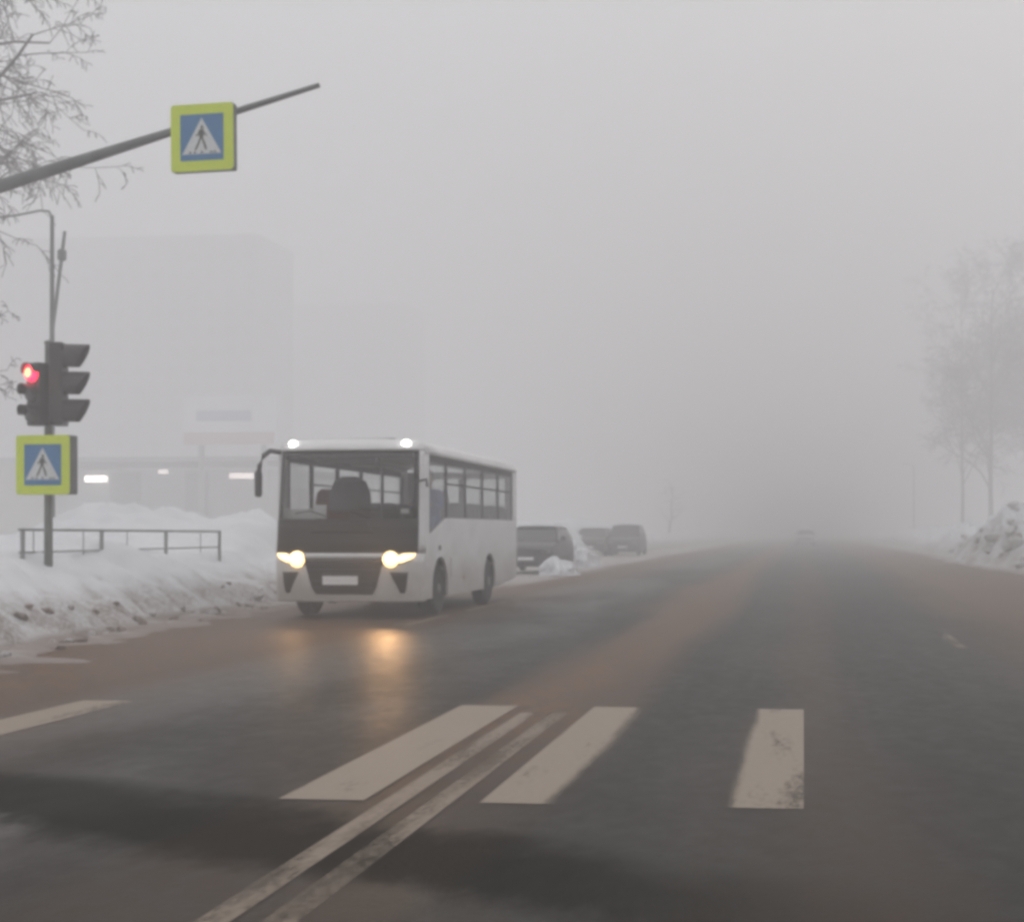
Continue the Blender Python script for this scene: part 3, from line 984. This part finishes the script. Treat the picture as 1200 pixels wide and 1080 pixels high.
for s in (-1, 1):
    slab([(.42, s * .9, s * .97), (.55, s * .84, s * 1.0), (.75, s * .74, s * 1.02)], -.014, 'fog_lamp_recess', BLACK, .01, 8, 3)
    hx = s * .76
    h = slab([(.86, s * .62, s * .84), (.94, s * .6, s * 1.06), (1.04, s * .64, s * 1.1)], -.014, 'headlight', BLACK, .012, 12, 3)
    hy = front_y(hx, .97)
    MB().lathe([(0, .128), (-.03, .125), (-.06, .095), (-.075, .035)], (hx, hy - .02, .955), 'y', 20).build('lamp_lens', HEAD, h, smooth=True)
    slab([(.9, s * .84, s * .92), (.95, s * .84, s * 1.05), (1.0, s * .86, s * 1.11), (1.045, s * .96, s * 1.13)], -.028, 'light_strip', HEAD, .014, 8, 2, h)
    ld = bpy.data.lights.new('headlight_beam', 'SPOT')
    ld.energy = 170 if s > 0 else 40
    ld.color = (1, .55, .24)
    ld.spot_size = R(62)
    ld.spot_blend = 1
    ld.shadow_soft_size = .1
    lo = bpy.data.objects.new('headlight_beam', ld)
    COL.objects.link(lo)
    lo.parent = h
    lo.location = (hx, hy - .16, .96)
    lo.rotation_euler = Vector((.03, -1, -.045)).to_track_quat('-Z', 'Y').to_euler()
    mk = MB().ball((s * .93, front_y(s * .93, 2.79) - .02, 2.80), (.065, .05, .05)).build('marker_lamp', MARKER, bus, smooth=True)
    # wipers
    xw = s * .32
    MB().tube([(xw + .1, front_y(xw + .1, 1.6) - .03, 1.6), (xw - .25, front_y(xw - .25, 1.75) - .03, 1.72), (xw - .5, front_y(xw - .5, 1.8) - .03, 1.68)], .012, 6).build('wiper', DARKPLASTIC, bus)

# side walls with wheel arches, glass and pillars
AX = (1.42, 5.25)
def arch(c, r, n=12):
    return [(c + r * math.cos(math.pi - math.pi * k / n), .33 + max(0, .12 + r * math.sin(math.pi * k / n))) for k in range(n + 1)]
low = [(.36, .3)]
for c in AX:
    low += [(c - .52, .3)] + arch(c, .52) + [(c + .52, .3)]
low += [(L - .12, .42), (L - .02, .6), (L - .02, 1.62), (1.9, 1.62), (1.75, 1.6), (.85, 1.36), (.7, 1.36), (.7, 2.64), (.36, 2.64)]
cols = [.70, 1.85, 3.25, 4.65, 6.05, 7.45]
for s in (-1, 1):
    x0, x1 = s * A, s * (A - .05)
    MB().prism(low, 'x', min(x0, x1), max(x0, x1)).build('side_panel', WHITE, bus, bevel=.008)
    MB().box(min(s * (A - .004), s * (A - .04)), max(s * (A - .004), s * (A - .04)), L - .45, L - .02, 1.622, 2.62).build('rear_pillar', WHITE, bus, bevel=.01)
    MB().box(min(s * (A - .006), s * (A - .03)), max(s * (A - .006), s * (A - .03)), .702, L - .46, 2.52, 2.63).build('window_header', BLACK, bus)
    for k, y in enumerate(cols):
        w0, w1 = (y + .002, y + .05) if k == 0 else (y - .05, y + .05)
        MB().box(min(s * (A - .007), s * (A - .05)), max(s * (A - .007), s * (A - .05)), w0, w1, 1.4 if k == 0 else 1.623, 2.519).build('window_pillar', BLACK, bus)
        if k < 5:
            y2 = cols[k + 1] - .052
            if k == 0:
                poly = [(y + .052, 1.363), (.86, 1.363), (1.75, 1.603), (y2, 1.615), (y2, 2.518), (y + .052, 2.518)]
            else:
                poly = [(y + .052, 1.623), (y2, 1.623), (y2, 2.518), (y + .052, 2.518)]
            gl = MB().prism(poly, 'x', min(s * (A - .012), s * (A - .02)), max(s * (A - .012), s * (A - .02))).build('side_window', TINT if s > 0 else CLEAR, bus)
            if k:
                MB().box(min(s * (A - .009), s * (A - .011)), max(s * (A - .009), s * (A - .011)), y + .06, y2 - .01, 2.18, 2.215).build('vent_frame', BLACK, gl)
# a few marks on the visible flank
MB().box(A + .001, A + .008, 1.3, 1.42, 1.08, 1.16).build('indicator_lamp', DARKPLASTIC, bus)
MB().box(A + .001, A + .008, 3.05, 3.13, .55, .6).build('side_reflector', mat('orange_reflector', (.5, .16, .05), .4), bus)
MB().box(A + .001, A + .01, 2.1, 3.0, .62, .95).build('service_hatch', WHITE, bus, bevel=.004)

# rear wall
rp = MB()
rp.box(-A + .05, A - .05, L - .06, L - .02, .5, 1.65).box(-A + .05, -.95, L - .06, L - .02, 1.651, 2.64).box(.95, A - .05, L - .06, L - .02, 1.651, 2.64).box(-.949, .949, L - .06, L - .02, 2.5, 2.64)
rp.build('rear_panel', WHITE, bus)
MB().box(-.945, .945, L - .045, L - .038, 1.655, 2.495).build('rear_window', CLEAR, bus)
MB().box(-.04, .04, L - .064, L - .03, 1.655, 2.495).build('rear_window_bar', BLACK, bus)
for s in (-1, 1):
    MB().box(s * .98 - .09, s * .98 + .09, L - .02, L + .01, .8, 1.3).build('tail_lamp', mat('red_tail_lens', (.3, .02, .02), .3), bus)

# roof
prof = [(-A, 2.63), (-A * .995, 2.70), (-A * .95, 2.79), (-A * .8, 2.845), (-A * .4, 2.87), (0, 2.875), (A * .4, 2.87), (A * .8, 2.845), (A * .95, 2.79), (A * .995, 2.70), (A, 2.63)]
MB().loft([[(x * (1 if y < L - .2 else .985), y, z - (.06 * (z - 2.6) / .27 if y > L - .1 else 0)) for x, z in prof] for y in (.42, 2, 4, 6, L - .15, L)], False, False).build('roof', WHITE, bus, True, 0, .03)
MB().box(-.35, .45, 1.3, 2.1, 2.87, 2.95).build('roof_hatch', DARKPLASTIC, bus, bevel=.02)
# mirror on a curved arm (left in the picture)
MB().tube([(-A + .08, .25, 2.66), (-A - .06, .15, 2.68), (-A - .15, .1, 2.6), (-A - .2, .06, 2.45), (-A - .22, .05, 2.28)], .04, 8).build('mirror_arm', DARKPLASTIC, bus, smooth=True)
MB().loft([[(-A - .22 + q * w2, .05 + yy, z) for q, yy in ((-1, -.03), (1, -.03), (1, .04), (-1, .04))] for z, w2 in ((1.94, .04), (1.98, .055), (2.3, .06), (2.36, .045))]).build('mirror', DARKPLASTIC, bus, bevel=.02)
MB().tube([(A - .05, .3, 2.2), (A + .08, .2, 2.22), (A + .1, .18, 2.1)], .02, 8).build('mirror_arm', DARKPLASTIC, bus, smooth=True)

# inside
MB().box(-A + .051, A - .051, .5, L - .07, .74, .80).build('cabin_floor', INTERIOR, bus)
MB().box(-A + .06, A - .06, .3, L - .4, .36, .50).build('chassis', DARKPLASTIC, bus)
MB().box(-A + .3, A - .3, .6, L - .6, .25, .355).build('axle_frame', DARKPLASTIC, bus)
MB().prism([(.25, 1.2), (1.7, 1.2), (1.65, 1.42), (.35, 1.58), (.24, 1.55)], 'x', -A + .12, A - .12).build('dashboard', DARKPLASTIC, bus, bevel=.02)
st = MB()
st.tube([(.66 + .2 * math.cos(a), 1.82 + .1 * math.sin(a), 1.63 + .17 * math.sin(a)) for a in (2 * math.pi * k / 20 for k in range(21))], .016, 6)
st.tube([(.66, 1.82, 1.63), (.66, 1.6, 1.4)], .025, 6).tube([(.47, 1.82, 1.63), (.85, 1.82, 1.63)], .014, 6)
st.build('steering_wheel', DARKPLASTIC, bus, smooth=True)
MB().box(-.95, -.02, 2.1, 2.15, .8, 1.75).build('partition', INTERIOR, bus, bevel=.01)
def seat_mesh(m, w_=.86):
    a_ = MB().box(-w_ / 2, w_ / 2, -.22, .24, .34, .46).build('seat', m, bus, bevel=.03)
    MB().loft([[(x * w_ / 2, y + .24 + .08 * (z - .46), z) for x, y in ((-q, 0), (q, 0), (q, .09), (-q, .09))] for z, q in ((.46, 1), (.9, 1), (1.05, .92), (1.12, .7))]).build('backrest', m, a_, bevel=.03)
    MB().box(-.04, .04, -.05, .05, 0, .338).build('pedestal', DARKPLASTIC, a_)
    return a_
s0 = seat_mesh(SEAT)
first = True
for y in (3.7, 4.55, 5.4, 6.25, 7.1):
    for x in (-.66, .66):
        o = s0 if first else copy_tree(s0, bus)
        first = False
        o.location = (x, y, .8)
ds = seat_mesh(SEAT, .5)
ds.location = (.76, 2.45, .98)
ps = seat_mesh(REDSEAT, .62)
ps.location = (-.82, 1.62, 1.0)
MB().lathe([(0, .36), (.3, .345), (.5, .27), (.58, .12)], (-.52, 1.95, 1.75), 'z', 18).build('seat_hood', SEAT, bus, smooth=True)
MB().box(-A + .09, -.62, .36, .38, 1.585, 1.76).build('windscreen_card', PAPER, bus)
MB().box(-.6, -.4, .33, .345, 1.6, 1.82).build('windscreen_card', PAPER, bus)
MB().box(.82, .95, .36, .38, 1.68, 1.76).build('windscreen_card', PAPER, bus)
MB().box(-.55, .4, .42, .5, 2.47, 2.6).build('sun_visor', INTERIOR, bus, bevel=.01)
for x in (-.5, .5):
    MB().tube([(x, 2.2, 2.62), (x, 7.4, 2.62)], .018, 6).build('grab_rail', CHROME, bus)
MB().tube([(-.02, 2.12, .8), (-.02, 2.12, 2.7)], .018, 8).build('grab_pole', CHROME, bus)
for y in AX:
    for s in (-1, 1):
        wheel(bus, s * (A - .16), y, .43, .26, s)
    MB().tube([(-A + .3, y, .43), (A - .3, y, .43)], .06, 8).build('axle', DARKPLASTIC, bus)
for c in AX:
    for s in (-1, 1):
        x0, x1 = sorted((s * (A - .055), s * (A - .4)))
        q = MB()
        pr = arch(c, .525)
        q.loft([[(x, y, z + .004) for y, z in pr] for x in (x0, x1)], False, False)
        q.build('wheel_housing', DARKPLASTIC, bus, solid=.01)
for s in (-1, 1):
    MB().box(s * (A - .3) - .02, s * (A - .3) + .02 + .1, 1.98, 2.0, .16, .5).build('mudflap', RUBBER, bus)

# the driver, in a blue jacket
def person(name, label, loc, J, edges, radii, jacket, hair):
    t = thing(name, label, 'person', loc)
    keys = [k for k in J if any(k in e for e in edges)]
    me = bpy.data.meshes.new('torso')
    me.from_pydata([J[k] for k in keys], [(keys.index(a), keys.index(b)) for a, b in edges], [])
    o = bpy.data.objects.new('body', me)
    COL.objects.link(o)
    o.parent = t
    me.materials.append(jacket)
    sk = o.modifiers.new('skin', 'SKIN')
    for i, k in enumerate(keys):
        me.skin_vertices[0].data[i].radius = radii[k]
    me.skin_vertices[0].data[keys.index('pelvis')].use_root = True
    sb = o.modifiers.new('sub', 'SUBSURF')
    sb.levels = sb.render_levels = 2
    hd = Vector(J['head'])
    h_ = MB()
    rings = []
    for z, wx, wy, oy in ((-.125, .035, .045, -.03), (-.1, .055, .07, -.025), (-.05, .07, .088, -.01), (0, .076, .097, 0), (.05, .076, .097, .004), (.09, .062, .08, .008), (.115, .03, .04, .01)):
        rings.append([hd + Vector((wx * math.cos(a), oy + wy * math.sin(a), z)) for a in (2 * math.pi * k / 16 for k in range(16))])
    h_.loft(rings)
    h_.ball(hd + Vector((0, -.103, -.02)), (.014, .02, .022), 8, 6)
    for s in (-1, 1):
        h_.ball(hd + Vector((s * .08, .01, -.01)), (.012, .022, .033), 8, 6)
    h_.tube([hd + Vector((0, .02, -.2)), hd + Vector((0, .01, -.09))], .052, 10)
    ho = h_.build('head', SKIN, t, smooth=True)
    e_ = MB()
    for s in (-1, 1):
        e_.ball(hd + Vector((s * .03, -.092, .005)), (.011, .008, .007), 8, 6)
    e_.build('eyes', SIGNBLACK, ho)
    MB().ball(hd + Vector((0, -.094, -.065)), (.022, .008, .006), 8, 6).build('mouth', mat('lips', (.3, .12, .1), .6), ho)
    hr = MB()
    rings = []
    for z, wx, wy, oy in ((-.04, .078, .06, .045), (.02, .082, .08, .028), (.06, .083, .098, .012), (.1, .07, .088, .01), (.128, .035, .045, .01)):
        rings.append([hd + Vector((wx * math.cos(a), oy + wy * math.sin(a), z)) for a in (2 * math.pi * k / 16 for k in range(16))])
    hr.loft(rings)
    hr.build('hair', hair, t, smooth=True)
    for s, k in ((-1, 'hand_l'), (1, 'hand_r')):
        hp = Vector(J[k])
        m_ = MB()
        m_.ball(hp, (.04, .05, .02), 10, 6)
        for f in range(4):
            b_ = hp + Vector(((f - 1.5) * .02, -.04, 0))
            m_.tube([b_, b_ + Vector((0, -.035, .005)), b_ + Vector((0, -.05, -.02)), b_ + Vector((0, -.035, -.04))], [.009, .0085, .008, .006], 6)
        b_ = hp + Vector((-s * .035, -.01, 0))
        m_.tube([b_, b_ + Vector((-s * .02, -.03, -.005)), b_ + Vector((-s * .015, -.05, -.02))], [.011, .01, .007], 6)
        m_.build('hand', SKIN, t, smooth=True)
    return t

J = {'pelvis': (0, 0, 0), 'belly': (0, -.03, .18), 'chest': (0, -.05, .38), 'neck': (0, -.05, .55), 'head': (0, -.08, .74),
     'sh_l': (-.17, -.05, .48), 'el_l': (-.24, -.25, .24), 'wr_l': (-.17, -.5, .28), 'hand_l': (-.16, -.58, .29),
     'sh_r': (.17, -.05, .48), 'el_r': (.25, -.25, .24), 'wr_r': (.17, -.5, .28), 'hand_r': (.16, -.58, .29),
     'hip_l': (-.1, -.03, -.02), 'kn_l': (-.14, -.46, .0), 'an_l': (-.14, -.55, -.4), 'to_l': (-.14, -.7, -.45),
     'hip_r': (.1, -.03, -.02), 'kn_r': (.14, -.46, .0), 'an_r': (.14, -.55, -.4), 'to_r': (.14, -.7, -.45)}
E = [('pelvis', 'belly'), ('belly', 'chest'), ('chest', 'neck'), ('chest', 'sh_l'), ('sh_l', 'el_l'), ('el_l', 'wr_l'), ('chest', 'sh_r'), ('sh_r', 'el_r'), ('el_r', 'wr_r'),
     ('pelvis', 'hip_l'), ('hip_l', 'kn_l'), ('kn_l', 'an_l'), ('an_l', 'to_l'), ('pelvis', 'hip_r'), ('hip_r', 'kn_r'), ('kn_r', 'an_r'), ('an_r', 'to_r')]
RD = {k: (.05, .05) for k in J}
RD.update(pelvis=(.15, .12), belly=(.15, .12), chest=(.16, .125), neck=(.07, .07), sh_l=(.075, .075), sh_r=(.075, .075), el_l=(.055, .055), el_r=(.055, .055), wr_l=(.04, .04), wr_r=(.04, .04),
          hip_l=(.1, .1), hip_r=(.1, .1), kn_l=(.07, .07), kn_r=(.07, .07))
def seated(label, loc):
    return person('person', label, loc, J, E, RD, JACKET, HAIR)
drv = seated('bus driver in a blue jacket seated behind the side window', (BX + .76, BY + 2.42, 1.57))

# ---------------------------------------------------------------- air
hz = MB().box(-330, 330, -62, 650, -1.2, 53).build('haze', SNOW)
tag(hz, 'pale winter fog over the street', kind='stuff')
m = bpy.data.materials.new('fog')
m.use_nodes = True
m.node_tree.nodes.clear()
mo = m.node_tree.nodes.new('ShaderNodeOutputMaterial')
pv = m.node_tree.nodes.new('ShaderNodeVolumePrincipled')
pv.inputs['Color'].default_value = (.88, .873, .874, 1)
pv.inputs['Density'].default_value = .012
pv.inputs['Anisotropy'].default_value = .3
m.node_tree.links.new(pv.outputs[0], mo.inputs['Volume'])
hz.data.materials.clear()
hz.data.materials.append(m)
